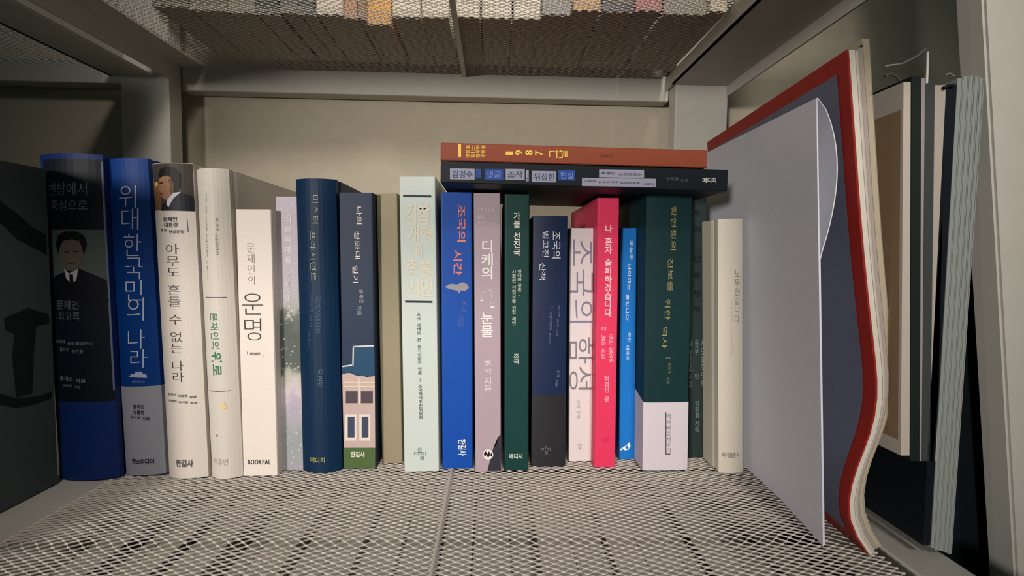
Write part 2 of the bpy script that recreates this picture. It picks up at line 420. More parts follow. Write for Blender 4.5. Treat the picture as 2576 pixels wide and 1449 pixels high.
b = px_book('slim pale lilac book with a watercolour of dark trees across its spine', 710, 764, 1184, 692, 748, 496, (180, 170, 185), d=.145, m=watercolour())
text(b, '어 른 의', 'up', 716, 545, 734, 610, (214, 208, 206), .02)
text(b, '마 음', 'up', 718, 620, 734, 660, (214, 208, 206), .02)
text(b, '사계절의 기록', 'up', 720, 690, 732, 800, (200, 196, 192), .01)

# b6 navy
b = px_book('navy round-backed hardback with pale gold sideways lettering', 764, 860, 1191, 744, 846, 461, (4, 38, 68), d=.150, bulge=.006, hard=True)
text(b, '미스터 프레지던트', 'cw', (779, 784), 492, (803, 806), 706, (176, 176, 158), -.012, name='title_lettering')
text(b, '국가기념식과', 'cw', 795, 744, 809, 838, (70, 98, 128), -.01)
text(b, '대통령 행사 이야기', 'cw', 776, 742, 790, 872, (70, 98, 128), -.01)
text(b, '탁현민', 'cw', 800, 928, 814, 972, (100, 122, 146), -.005)
text(b, '메디치', 'h', 782, 1148, 819, 1162, (160, 160, 90), .01)

# b7 navy with house
b = px_book('dark blue book with a printed flat-roofed house above a green foot', 866, 944, 1180, 850, 940, 486, (28, 45, 70), d=.150)
text(b, '나의 청와대 일기', 'cw', (882, 888), 520, (910, 914), 712, (226, 216, 206), 0, name='title_lettering')
text(b, '윤재관 지음', 'cw', (898, 899), 728, (914, 916), 792, (160, 160, 178), 0)
poly(b, 'house_print', [(890, 872), (942, 872), (943, 946), (922, 948), (880, 936), (861, 942), (861, 920), (888, 918)], (20, 66, 98), 1)
for l in ((888, 872, 941, 870), (889, 871, 888, 919), (888, 918, 861, 922)): line(b, *l, 3.4, (206, 200, 200), 'house_print', 2)
poly(b, 'house_print', [(861, 940), (880, 938), (900, 946), (943, 946), (944, 1128), (865, 1128)], (184, 162, 158), 1)
for yy in (962, 972): line(b, 866, yy, 943, yy, 4, (206, 190, 160), 'house_print', 2)
line(b, 903, 950, 904, 1016, 4, (214, 202, 196), 'house_print', 4)
for x in (870, 908): poly(b, 'house_print', rect(x, 984, x+30, 1014), (74, 64, 72), 2)
for x in (869, 904): poly(b, 'house_print', rect(x, 1042, x+28, 1108), (214, 204, 194), 2); poly(b, 'house_print', rect(x+6, 1048, x+23, 1100), (58, 66, 90), 3)
poly(b, 'house_print', rect(864, 1126, 944, 1180), (74, 96, 54), 2)
text(b, '한길사', 'h', 882, 1136, 918, 1150, (214, 212, 200), .03)

# b8 olive plain
b = px_book('plain olive-beige paperback with no lettering set back beside the mint book', 962, 1012, 1166, 946, 1000, 488, (140, 132, 106), d=.150)

# b9 mint
b = px_book('tallest pale mint book with cream block title between two dark bars', 1018, 1104, 1187, 1003, 1096, 446, (190, 200, 195), d=.152)
for y, x0, x1 in ((493.5, 1014, 1085), (759, 1019, 1088)): poly(b, 'printed_bar', [(x0, y-3), (x1, y-2), (x1, y+3), (x0, y+2)], (22, 36, 50), 2)
for s, y0, y1, x0, x1 in (('검찰', 512, 566, 1020, 1084), ('개혁', 568, 610, 1026, 1086), ('과', 614, 648, 1040, 1066), ('촛불', 650, 694, 1022, 1086), ('시민', 700, 748, 1026, 1088)):
    text(b, s, 'h', x0, y0, x1, y1, (208, 203, 182), .018, name='title_lettering')
text(b, '조국 사태로 본 정치검찰과 언론 | 조국백서추진위원회', 'up', (1048, 1054), 787, (1058, 1064), 1054, (44, 54, 58), .005, .7)
text(b, '오', 'h', 1050, 1126, 1062, 1138, (90, 100, 100)); text(b, '마이', 'h', 1042, 1136, 1072, 1146, (90, 100, 100)); text(b, '북', 'h', 1056, 1146, 1068, 1158, (90, 100, 100))

# b10 vivid blue
b = px_book('vivid blue paperback with orange sideways title and a small grey fish print', 1113, 1189, 1180, 1108, 1188, 485, (4, 70, 160), d=.150)
text(b, '조국의 시간', 'cw', (1139, 1141), 516, (1171, 1173), 692, (222, 128, 112), .012, name='title_lettering')
poly(b, 'fish_print', [(1118, 722), (1134, 714), (1150, 716), (1164, 710), (1176, 716), (1180, 724), (1170, 732), (1160, 730), (1156, 738), (1150, 731), (1134, 728)], (146, 144, 150), 3)
text(b, '조국 지음', 'cw', 1154, 756, 1172, 822, (86, 96, 160), 0)
text(b, '한길사', 'cw', (1152, 1152), 1104, (1172, 1174), 1146, (226, 222, 220), .02)

# b11 dusty lilac
b = px_book('dusty lilac paperback with white upright title and small scales drawing', 1196, 1260, 1187, 1191, 1259, 487, (166, 148, 158), d=.150)
poly(b, 'silhouette_print', [(1226, 1187), (1232, 1160), (1240, 1130), (1250, 1116), (1252, 1100), (1260, 1092), (1260, 1187)], (48, 46, 58), 1)
for s, y, x0, x1 in (('대한검국에', 523, 1200, 1244), ('맞선', 540, 1201, 1220), ('조국의 호소', 556, 1201, 1248)): text(b, s, 'h', x0, y, x1, y+11, (206, 196, 200), .005)
text(b, '디케의', 'up', 1211, 604, 1240, 702, (228, 222, 220), .015, name='title_lettering')
text(b, '눈물', 'up', 1210, 786, 1240, 848, (228, 222, 220), .015, name='title_lettering')
line(b, 1208, 738, 1236, 728, 1.5, (200, 194, 196), 'scales_print'); line(b, 1211, 737, 1212, 754, 1.2, (200, 194, 196), 'scales_print'); line(b, 1236, 728, 1237, 758, 1.2, (200, 194, 196), 'scales_print')
poly(b, 'scales_print', [(1207, 754), (1218, 754), (1215, 758), (1209, 758)], (214, 208, 208), 3); poly(b, 'scales_print', [(1232, 770), (1246, 770), (1242, 776), (1236, 776)], (214, 208, 208), 3)
line(b, 1237, 756, 1233, 770, 1.2, (200, 194, 196), 'scales_print'); line(b, 1237, 756, 1245, 770, 1.2, (200, 194, 196), 'scales_print')
text(b, '조국 지음', 'up', (1217, 1219), 908, (1237, 1237), 984, (214, 206, 208), .01)
poly(b, 'emblem', ellipse(1228, 1143, 13, 13), (222, 218, 214), 3)
poly(b, 'emblem', [(1219, 1150), (1217, 1140), (1222, 1134), (1226, 1142), (1230, 1134), (1234, 1142), (1239, 1136), (1238, 1150), (1233, 1144), (1228, 1152), (1224, 1144)], (26, 24, 28), 4)

# b12 green
b = px_book('dark teal-green paperback with white upright title between lilac and navy books', 1268, 1330, 1184, 1270, 1332, 490, (12, 56, 54), d=.150)
text(b, '가불 선진국', 'up', 1292, 534, 1309, 644, (226, 224, 214), .015, .5, name='title_lettering')
text(b, '연대와 공존,', 'up', 1302, 678, 1312, 744, (196, 200, 192), .005, .5)
text(b, '사회권 선진국을 위한 제언', 'up', (1288, 1288), 678, (1298, 1298), 818, (196, 200, 192), .005, .5)
text(b, '조국', 'up', 1292, 890, 1306, 916, (200, 204, 198), .0)
text(b, '메디치', 'h', 1281, 1141, 1314, 1154, (220, 222, 216), .015)

# b13 navy with black foot
b = px_book('navy book with two sideways title lines and a matt black foot, beneath the stack', 1336, 1422, 1175, 1342, 1427, 546, (20, 36, 68), d=.148, bulge=.0012)
band(b, .0005, uv(b, 1380, 994)[1], (38, 38, 42), lab='matt black paper band')
text(b, '조국의', 'cw', 1388, 582, 1410, 650, (206, 206, 214), 0, name='title_lettering')
text(b, '법고전 산책', 'cw', 1357, 582, 1380, 704, (206, 206, 214), 0, name='title_lettering')
text(b, '열다섯 권의 고전,', 'cw', 1398, 768, 1408, 848, (110, 118, 146), 0)
text(b, '그 사상가들을 만나다', 'cw', 1380, 768, 1390, 866, (110, 118, 146), 0)
text(b, '조국 지음', 'cw', 1397, 930, 1407, 972, (110, 118, 146), 0)
text(b, '오', 'h', 1369, 1118, 1377, 1126, (120, 118, 118), extra=.0005); text(b, '마이', 'h', 1362, 1125, 1384, 1133, (120, 118, 118), extra=.0005); text(b, '북', 'h', 1370, 1133, 1378, 1144, (120, 118, 118), extra=.0005)

# b14 white, giant cropped letters
b = px_book('short white book with oversized grey-violet letters cut off at the spine edges', 1431, 1488, 1161, 1432, 1495, 575, (212, 202, 204), d=.140)
text(b, '조국의', 'cw', 1434, 602, 1494, 812, (128, 124, 148), -.008, name='title_lettering')
text(b, '함성', 'cw', 1432, 848, 1490, 980, (124, 118, 128), -.008, name='title_lettering')
text(b, '조국 지음', 'up', 1450, 1008, 1460, 1052, (168, 160, 166), 0)
text(b, '오마', 'h', 1452, 1116, 1464, 1122, (160, 152, 156)); text(b, '북', 'h', 1454, 1122, 1462, 1132, (160, 152, 156))

# b15 pink
b = px_book('hot pink paperback with white upright title, leaning slightly', 1492, 1550, 1176, 1506, 1556, 499, (216, 54, 92), d=.150)
text(b, '나 혼자 슬퍼하겠습니다', 'up', (1522, 1520), 566, (1540, 1538), 796, (242, 214, 218), .012, .5, name='title_lettering')
text(b, '깊은 절망과', 'up', 1531, 840, 1544, 914, (240, 190, 200), .0, .5)
text(b, '더', 'h', 1514, 822, 1524, 832, (240, 190, 200)); text(b, '높은 희망', 'up', 1512, 842, 1524, 902, (240, 190, 200), .0, .5)
text(b, '정경심 글', 'up', 1520, 946, 1532, 1010, (240, 190, 200), .0, .6)
poly(b, 'emblem', rect(1516, 1100, 1532, 1112), (206, 44, 84), 2)

# b16 sky blue
b = px_book('narrow bright azure paperback with a white bird-like drop emblem', 1557, 1597, 1156, 1561, 1602, 575, (22, 112, 194), d=.138)
text(b, '오늘도 나아가는 중입니다', 'cw', (1576, 1573), 604, (1592, 1589), 806, (226, 232, 238), .008, name='title_lettering')
text(b, '조민 에세이', 'cw', 1574, 836, 1587, 906, (214, 224, 236), .005)
poly(b, 'emblem', [(1583, 1112), (1586, 1122), (1580, 1131), (1572, 1133), (1566, 1129), (1562, 1134), (1560, 1130), (1568, 1124), (1576, 1120)], (226, 232, 236), 2)
poly(b, 'emblem', ellipse(1577, 1125, 4, 4, 12), (22, 112, 194), 3)

# b17 dark green thick with white band
b = px_book('thick dark green book with gold sideways title and white paper band at its foot', 1617, 1728, 1186, 1626, 1740, 482, (13, 45, 48), d=.150, bulge=.0009)
hb = uv(b, 1670, 1012)[1]
band(b, .0005, hb, (200, 192, 200), topfn=lambda x, y: hb+min(.024, max(0, y-.002)*.45) if x < b17w/2 else hb, lab='white paper band with a pen drawing of a row of people') if False else None
b17w = b.w
band(b, .0005, hb, (200, 192, 200), topfn=lambda x, y: hb+(min(.03, max(0, y-.001)*1.0) if x < b17w/2 else 0), lab='white paper band with fine black lettering')
text(b, '황현필의 진보를 위한 역사', 'cw', (1667, 1664), 518, (1701, 1698), 876, (150, 140, 92), .0, name='title_lettering')
line(b, 1674, 900, 1686, 900, 1.6, (120, 116, 90))
text(b, '황현필 지음', 'cw', 1676, 912, 1688, 966, (110, 110, 86), 0)
text(b, '역사바로세우기', 'up', 1675, 1040, 1687, 1138, (60, 58, 70), -.02, extra=.0005)
poly(b, 'printed_line', [(1673, 1036), (1675, 1036), (1675, 1142), (1673, 1142)], (70, 68, 76), 3, extra=.0005)
poly(b, 'printed_line', [(1673, 1140), (1685, 1140), (1685, 1142), (1673, 1142)], (40, 38, 46), 3, extra=.0005)

# b18 dark grey-green behind
b = px_book('dark grey-green paperback set back between the thick green and cream books', 1731, 1774, 1152, 1738, 1777, 498, (38, 52, 52), d=.130)
for y, s in ((528, '우'), (568, '리'), (642, '민'), (686, '주'), (730, '정'), (770, '부')): text(b, s, 'h', 1745, y, 1762, y+17, (14, 30, 32), .03, name='title_lettering')
text(b, '시민법학의학', 'up', 1763, 854, 1773, 974, (136, 146, 148), .0)
text(b, '틀부', 'up', 1748, 854, 1757, 892, (116, 126, 130), .0)
text(b, '민', 'h', 1748, 940, 1757, 952, (116, 126, 130), .0)
text(b, '세상창조사회', 'up', 1733, 856, 1742, 976, (116, 126, 130), .0)
text(b, '김종철 지음', 'up', 1748, 1008, 1758, 1086, (126, 136, 140), .0)

# b19 cream
b = px_book('short cream hardback at the end of the row touching the white folder', 1808, 1867, 1192, 1805, 1868, 557, (206, 200, 184), d=.145, bulge=.003, hard=True)
text(b, '노무현입니다', 'up', (1846, 1846), 680, (1863, 1860), 812, (90, 84, 78), -.012, name='title_lettering')
text(b, '노무현 대통령과 나눈 사사로운 대화', 'up', 1836, 752, 1843, 894, (176, 166, 150), -.01)
text(b, '바다출판사', 'h', 1817, 1137, 1858, 1150, (120, 112, 104), .01)

# stack lying on top
def flat_book(label, x0, y0t, y0b, x1, y1t, y1b, Y, color, d=.145):
    """a book lying on its side, spine to the front; the pixel corners are those of its spine"""
    TL, BLp, TR, BRp = atY(x0, y0t, Y), atY(x0, y0b, Y), atY(x1, y1t, Y), atY(x1, y1b, Y)
    L = ((TR-TL).length+(BRp-BLp).length)/2; th = ((TL-BLp).length+(TR-BRp).length)/2
    tilt = math.atan2(-(BRp-BLp).z, (BRp-BLp).x)
    B = Book(); B.w, B.h, B.bulge, B.d = L, th, 0, d; B.hard = False
    B.o = thing('book', label, 'book')
    O = [(0, d, 0), (0, 0, 0), (0, 0, th), (0, d, th)]
    t = .0004
    # cover = bottom board, spine, top board (section along the length)
    P = [(d, 0), (.0006, 0), (0, .0006), (0, th-.0006), (.0006, th), (d, th)]
    Q = [(d, t), (.0006+t, t), (t, .0006+t), (t, th-.0006-t), (.0006+t, th-t), (d, th-t)]
    V = [(x, p[0], p[1]) for x in (0, L) for p in P+Q]; n = 6; Fc = []
    for i in range(n-1):
        Fc += [(i, i+1, i+13, i+12), (n+i+1, n+i, n+i+12, n+i+13), (i+1, i, n+i, n+i+1), (12+i, 12+i+1, 18+i+1, 18+i)]
    Fc += [(0, 12, 18, 6), (5, 11, 23, 17)]
    o = mesh_obj('cover', V, Fc, cm(color), B.o)
    bm = bmesh.new(); bm.from_mesh(o.data); bmesh.ops.recalc_face_normals(bm, faces=bm.faces); bm.to_mesh(o.data); bm.free()
    mesh_obj('page_block', boxv(.0003, L-.0003, t+.0003, d-.0006, t+.0001, th-t-.0001), BOXF, PAGE, B.o)
    place(B, (BLp.x, Y, OZ+BLp.z), tilt, Y)
    return B
b = flat_book('black book lying across the standing books, lowest of the two stacked flat', 1108, 405, 459, 1830, 426, 481, .392, (14, 22, 30))
PL, BL_ = (150, 150, 168), (36, 72, 150)
for s, x0, y0, x1, y1, bgc, fc in (('김경수', 1132, 424, 1194, 451, PL, (60, 84, 120)), (',', 1197, 425, 1210, 448, BL_, (20, 60, 150)), ('댓글', 1219, 425, 1266, 452, BL_, (110, 130, 190)),
        ('조작', 1272, 425, 1320, 452, PL, (70, 80, 110)), (',', 1323, 428, 1330, 456, PL, (70, 80, 110)), ('뒤집힌', 1338, 430, 1399, 458, PL, (60, 84, 120)), ('진실', 1404, 428, 1447, 454, BL_, (120, 140, 196)),
        ('특별한 사건에도는', 1507, 426, 1620, 446, PL, (70, 78, 100)), ('이렇게 김경수에게 유죄판결을 내렸다', 1464, 447, 1650, 468, PL, (70, 78, 100))):
    sk = (x1-x0)*.015
    poly(b, 'printed_label', [(x0, y0), (x1, y0+sk), (x1, y1+sk), (x0, y1)], bgc, 2)
    iw = 5 if x1-x0 > 20 else 4
    if s == ',': text(b, s, 'h', (x0+x1)/2-1.5, y1-9, (x0+x1)/2+2, y1-4, fc, .01, lvl=4)
    else: text(b, s, 'h', x0+iw, y0+5+sk/2, x1-iw, y1-4+sk/2, fc, .014, lvl=4)
text(b, '양지열 지음', 'h', 1676, 446, 1732, 458, (96, 98, 96), .0)
text(b, '메디치', 'h', 1767, 447, 1801, 460, (206, 206, 200), .015)
b = flat_book('rust orange book with yellow lettering, uppermost of the two stacked flat', 1108, 357, 403.5, 1778, 379, 422, .393, (134, 66, 44))
Y_ = (232, 196, 84)
poly(b, 'printed_bar', rect(1153, 363, 1160, 396), Y_, 2)
for s, x, k in (('영화로', 1172, .01), ('읽는', 1184, .01), ('민주화', 1197, .01), ('운동들', 1210, .01)): text(b, s, 'ccw', x, 365+k, x+11, 397, Y_, .015)
for s, x, yy in (('1', 1272, 381), ('9', 1296, 378), ('8', 1321, 378), ('7', 1346, 379)): text(b, s, 'ccw', x, yy, x+19, yy+(9 if s == '1' else 12.5), Y_, .02, name='title_lettering')
text(b, '그', 'ccw', 1381, 377, 1402, 398, Y_, .012, name='title_lettering'); text(b, '날', 'ccw', 1405, 377, 1427, 398, Y_, .012, name='title_lettering')
text(b, '유승민', 'h', 1510, 388, 1541, 396, (112, 56, 44), .02)
poly(b, 'emblem', ellipse(1740, 398, 6, 8, 12), (128, 66, 46), 2)

# ------------------------------------------------------------ dark cover standing at the left end
lx = atZ(0, 1292, Z0).x
fr = thing('art_book', 'large dark grey book standing edge-on at the far left with black brush strokes', 'book', (lx, .2, ZB))
boardm = cm((62, 70, 72), .6)
hgt = atY(60, 412, (atZ(60, 1260, Z0).y)).z - Z0
hgt = .243
y0_, y1_ = -.045, .205
V = boxv(-.0175, -.0150, y0_, y1_, .0006, hgt)
mesh_obj('cover', boxv(-.0025, 0, y0_, y1_, .0006, hgt), BOXF, boardm, fr); mesh_obj('cover', V, BOXF, boardm, fr)
mesh_obj('page_block', boxv(-.0148, -.0027, y0_+.004, y1_-.004, .004, hgt-.004), BOXF, PAGE, fr)
mesh_obj('spine', boxv(-.0175, 0, y1_, y1_+.0025, .0006, hgt), BOXF, boardm, fr)
def onx(px, py):
    v = ray(px, py); p = v*((lx)/v.x); return (p.y-.2, p.z-Z0)
def side_poly(name, pts, rgb, e=.0003):
    P = [onx(*p) for p in pts]; V = [(e, max(y0_, min(y1_, a)), c) for a, c in P]
    return mesh_obj(name, V, [tuple(range(len(V)))], cm(rgb, .7), fr)
side_poly('brush_stroke', [(-60, 470), (0, 505), (40, 535), (80, 570), (118, 590), (118, 640), (80, 622), (40, 600), (0, 560), (-60, 530)], (14, 20, 24))
side_poly('brush_stroke', [(10, 800), (40, 788), (70, 775), (120, 790), (126, 812), (90, 820), (84, 880), (80, 990), (40, 1000), (30, 900), (36, 840), (12, 830)], (16, 22, 26))
side_poly('brush_stroke', [(-40, 985), (0, 990), (40, 1002), (100, 996), (132, 984), (128, 1002), (90, 1016), (40, 1026), (0, 1018), (-40, 1005)], (14, 20, 24))

# ------------------------------------------------------------ sheets, folder and files at the right
def curve_sheet(name, prof, ya, yb, t, m, parent, fade, back_dx=0.0, nz=28, top_drop=0.0, xoff=0.0):
    """a limp slab: prof = [(z,x)] at its front edge, straightening towards the back"""
    zs = [prof[0][0]+(prof[-1][0]-prof[0][0])*i/nz for i in range(nz+1)]
    def fx(z):
        for (z0, x0), (z1, x1) in zip(prof, prof[1:]):
            if z <= z1+1e-9:
                s = (z-z0)/(z1-z0); return x0+(x1-x0)*s
        return prof[-1][1]
    raw = [fx(z) for z in zs]
    for _ in range(2): raw = [raw[0]]+[(raw[i-1]+2*raw[i]+raw[i+1])/4 for i in range(1, nz)]+[raw[-1]]
    xm = (raw[0]+raw[-1])/2
    ny = 8; V = []
    for side in (0, 1):
        for j in range(ny+1):
            s = j/ny; y = ya+(yb-ya)*s; k = (1-s)**fade
            for i, z in enumerate(zs):
                xl = raw[0]+(raw[-1]-raw[0])*i/nz
                x = xl+(raw[i]-xl)*k + back_dx*s + xoff + (t if side else 0)
                zz = z-(top_drop*s*(i/nz))
                V.append((x, y, OZ+zz))
    W = nz+1; N = (ny+1)*W; Fc = []
    for j in range(ny):
        for i in range(nz):
            a = j*W+i; Fc += [(a, a+W, a+W+1, a+1), (N+a, N+a+1, N+a+W+1, N+a+W)]
    for i in range(nz): Fc += [(i, i+1, N+i+1, N+i), (ny*W+i, N+ny*W+i, N+ny*W+i+1, ny*W+i+1)]
    for j in range(ny): Fc += [(j*W, N+j*W, N+(j+1)*W, (j+1)*W), (j*W+nz, (j+1)*W+nz, N+(j+1)*W+nz, N+j*W+nz)]
    o = mesh_obj(name, V, Fc, m, parent, True)
    bm = bmesh.new(); bm.from_mesh(o.data); bmesh.ops.recalc_face_normals(bm, faces=bm.faces)
    for e in bm.edges:
        if len(e.link_faces) == 2 and e.calc_face_angle(0) > 1.0: e.smooth = False
    bm.to_mesh(o.data); bm.free()
    return o, raw, zs, xm
YF = .300
edge_px = [(2185, 1402), (2150, 1360), (2131, 1300), (2133, 1240), (2158, 1170), (2192, 1095), (2210, 1020), (2209, 960), (2200, 880), (2186, 760), (2172, 620), (2160, 470), (2148, 300), (2135, 125)]
prof = []
for p in edge_px:
    q = atY(p[0], p[1], YF); prof.append((q.z, q.x))
prof[0] = (Z0+.001, prof[0][1])
# the red-bordered magazine
mg = thing('magazine', 'limp magazine with wide red border round a slate-blue cover, bent near its foot', 'magazine')
red = mat('red_border_print', (138, 36, 30), .5, .05, 300)
o, raw, zs, xm = curve_sheet('cover', prof, YF, .512, .0012, red, mg, 1.3, back_dx=.007, top_drop=.006, xoff=-.0012)
slate = mat('slate_cover_print', (92, 96, 114), .45, .05, 200)
# inner panel, inset 10 mm, lying on the red cover
zt_, zb__ = prof[-1][0], prof[0][0]
V = []; Fc = []; nz, ny = 28, 8
for j in range(ny+1):
    s = .045+.91*j/ny; y = YF+(.512-YF)*s; k = (1-s)**1.3
    for i in range(nz+1):
        f = .035+.93*i/nz; z = zb__+(zt_-zb__)*f; q = f*nz; i0 = min(nz-1, int(q)); r_ = raw[i0]+(raw[i0+1]-raw[i0])*(q-i0)
        xl = raw[0]+(raw[-1]-raw[0])*f
        V.append((xl+(r_-xl)*k+.007*s-.0012-.0004, y, OZ+z-.006*s*f))
for j in range(ny):
    for i in range(nz): a = j*(nz+1)+i; Fc.append((a, a+nz+1, a+nz+2, a+1))
mesh_obj('cover_panel', V, Fc, slate, mg, True)
# leaves of paper bundled behind it
def shift(pr, dx_top, dx_bot, dz=0):
    n = len(pr); return [(z+(dz*i/(n-1)), x+dx_bot+(dx_top-dx_bot)*i/(n-1)) for i, (z, x) in enumerate(pr)]
cols = [((196, 190, 178), .0036, 'off-white booklet pressed against the red-bordered magazine'),
        ((50, 54, 48), .0008, 'thin dark green layer painting a shaded gap, first in the bent bundle at right'),  # the dark layers here paint the shade in gaps between booklets
        ((186, 180, 170), .0016, 'slim white booklet between two dark layers of the bent bundle'),
        ((40, 40, 40), .0007, 'thin black layer painting a shaded gap, second in the bent bundle at right'),
        ((172, 166, 158), .0018, 'light grey booklet between the black and the brown layers'),
        ((84, 70, 62), .0010, 'thin brown booklet inside the bent bundle'),
        ((156, 144, 138), .0030, 'pinkish grey magazine inside the bent bundle'),
        ((60, 58, 52), .0005, 'hair-thin dark layer painting the shaded gap against the tallest cream booklet'),
        ((166, 156, 134), .0044, 'tallest cream booklet, outermost of the bent bundle')]
x = 0.0002
for i, (c, t, lab) in enumerate(cols):
    g = thing('magazine', lab, 'magazine', group='booklets bundled behind the red-bordered magazine')
    dz = (0.0, -.002, .001, -.001, .001, 0, .004, .006, .010)[i]
    k = .55 if i < 5 else .5
    o, *_ = curve_sheet('page_block', shift(prof, x, x*.78, dz), YF+.001*i, .508, t*.96, mat('paper_%d' % i, c, .8, .06, 600), g, 1.3, back_dx=.007, top_drop=.006)
    x += t
    if i in (0, 6, 8):
        mats = cm((150, 144, 134))
        curve_sheet('cover', shift(prof, x-.0001-t*.04, (x-t*.04)*.78, dz), YF+.001*i-.0003, .509, .0002, mats, g, 1.3, back_dx=.007, top_drop=.006)

# white card folder
fo = thing('paper_folder', 'large white card folder standing open-edged beside the cream book', 'folder')
wm = mat('white_card', (196, 198, 208), .55, .03, 300)
def patch(name, c, m, parent, t=.0009, n=40, bow=None):
    """c: front bottom, front top, back top, back bottom (camera frame)"""
    V = []
    for side in (0, 1):
        for j in range(n+1):
            s = j/n
            for i in range(n+1):
                f = i/n
                p = c[0].lerp(c[1], f).lerp(c[3].lerp(c[2], f), s)
                dx = bow(s, f) if bow else 0
                V.append((p.x+dx+side*t, p.y, OZ+p.z))
    W = n+1; N = W*W; Fc = []
    for j in range(n):
        for i in range(n):
            a = j*W+i; Fc += [(a, a+W, a+W+1, a+1), (N+a, N+a+1, N+a+W+1, N+a+W)]
    for i in range(n): Fc += [(i, i+1, N+i+1, N+i), (n*W+i, N+n*W+i, N+n*W+i+1, n*W+i+1)]
    for j in range(n): Fc += [(j*W, N+j*W, N+(j+1)*W, (j+1)*W), (j*W+n, (j+1)*W+n, N+(j+1)*W+n, N+j*W+n)]
    o = mesh_obj(name, V, Fc, m, parent, True)
    bm = bmesh.new(); bm.from_mesh(o.data); bmesh.ops.recalc_face_normals(bm, faces=bm.faces)
    for e in bm.edges:
        if len(e.link_faces) == 2 and e.calc_face_angle(0) > 1.0: e.smooth = False
    bm.to_mesh(o.data); bm.free(); return o
c0 = atZ(2070, 1374, Z0+.0008); c1 = atY(2053, 247, c0.y); cb = Vector((.2165, .520, Z0+.0008)); ct = atY(1762, 392, .520)
belly = lambda s, f: .008*math.sin(math.pi*s)*(1-f**6)
patch('front_sheet', (c0, c1, ct, cb), wm, fo, bow=belly)
sh = Vector((.0012, .001, 0))
patch('back_sheet', (c0+sh, c1+sh+Vector((0, 0, .0006)), ct+sh, cb+sh), wm, fo, .0007,
      bow=lambda s, f: belly(s, f)+(.0116*(max(0, math.sin(math.pi*min(1, max(0, (f-.66)/.34))**1.25))**.65)*(1-s)**1.5 if f > .66 else 0))

# files in clear sleeves
def slab(name, label, px0t, px1t, yt, px0b, px1b, yb, Ya, Yb, rgb, parent=None, m=None, rough=.6):
    t0, t1 = atY(px0t, yt, Ya), atY(px1t, yt, Ya); b0_, b1_ = atY(px0b, yb, Ya), atY(px1b, yb, Ya)
    d = Vector((.0, Yb-Ya, 0)); o = [Vector((0, 0, OZ))+v for v in (b0_, b1_, b1_+d, b0_+d, t0, t1, t1+d, t0+d)]
    return mesh_obj(name, o, BOXF, m or cm(rgb, rough), parent)
YS = .298
sl = thing('clear_file', 'clear plastic sleeve file at far right with a brown board in a white frame', 'file')
slab('white_frame', '', 2273, 2291, 206, 2266, 2288, 1146, YS, .49, (176, 168, 158), sl)
bt = atY(2273, 275, YS); bb = atY(2266, 1108, YS)
mesh_obj('brown_board', [(bb.x-.0005, YS+.0016, OZ+bb.z), (bb.x-.0005, .48, OZ+bb.z), (bt.x-.0005, .48, OZ+bt.z), (bt.x-.0005, YS+.0016, OZ+bt.z)], [(0, 1, 2, 3)], cm((132, 110, 84), .7), sl)
def doc(lab, a, b_, yt, c, d, yb, rgb, ya=YS, yb_=.49):
    o = slab('document', '', a, b_, yt, c, d, yb, ya, yb_, rgb); tag(o, lab, 'document', 'documents in the clear sleeves at right'); return o
doc('dark green-black document right of the brown framed board', 2293, 2317, 192, 2290, 2313, 1160, (22, 32, 30))
doc('thin pale lilac document beside the dark green-black one', 2318, 2327, 196, 2314, 2318, 1160, (146, 138, 142))
doc('dark grey document between two pale ones in the sleeves', 2328, 2351, 200, 2319, 2338, 1160, (58, 64, 64))
doc('thicker pale pinkish document beside the black folder', 2352, 2379, 214, 2340, 2356, 1160, (168, 158, 150))
doc('black navy folder, last before the milky plastic sleeves', 2380, 2407, 213, 2322, 2340, 1372, (12, 18, 26))  # foot lengthened; its dark side face stands in for the shaded back
def plastic():
    m = bpy.data.materials.new('milky_plastic'); m.use_nodes = True; nt = m.node_tree; b_ = nt.nodes['Principled BSDF']
    b_.inputs['Base Color'].default_value = lin((160, 166, 162)); b_.inputs['Roughness'].default_value = .3; b_.inputs['Alpha'].default_value = .72
    return m
PLM = plastic()
cl = thing('clear_file', 'milky translucent plastic sleeves, outermost file by the leaning post', 'file')
for (a, b_, yt, c, d, yb) in ((2409, 2421, 197, 2342, 2350, 1378), (2424, 2436, 192, 2352, 2362, 1384), (2439, 2450, 190, 2364, 2374, 1386), (2453, 2463, 192, 2376, 2384, 1390), (2466, 2475, 196, 2386, 2393, 1394)):
    slab('sleeve', '', a, b_, yt, c, d, yb, YS+.002, .49, None, cl, PLM)
    slab('sleeve', '', b_, b_+1.5, yt, d, d+1.2, yb, YS+.0015, .49, (150, 156, 152), cl)
# curled tops of the sleeves
def tube(name, pts, r, m, parent):
    cu = bpy.data.curves.new(name, 'CURVE'); cu.dimensions = '3D'; s = cu.splines.new('POLY'); s.points.add(len(pts)-1)
    for i, p in enumerate(pts): s.points[i].co = (p[0], p[1], p[2], 1)
    cu.bevel_depth = r; cu.bevel_resolution = 1; cu.materials.append(m)
    t_ = bpy.data.objects.new('g', cu); GS.collection.objects.link(t_); dg = gs_graph()
    me = bpy.data.meshes.new_from_object(t_.evaluated_get(dg)); bpy.data.objects.remove(t_)
    o = bpy.data.objects.new(name, me); C.objects.link(o); o.parent = parent; return o
def pxtube(name, pts, Y, r, m, parent): return tube(name, [tuple(atY(a, c, Y)+Vector((0, 0, OZ))) for a, c in pts], r, m, parent)
pxtube('sleeve_lip', [(2225, 192), (2240, 186), (2255, 192), (2264, 202)], YS, .0008, cm((70, 74, 62)), sl)
pxtube('sleeve_lip', [(2228, 166), (2270, 160), (2305, 142), (2330, 122)], .36, .0006, PLM, sl)
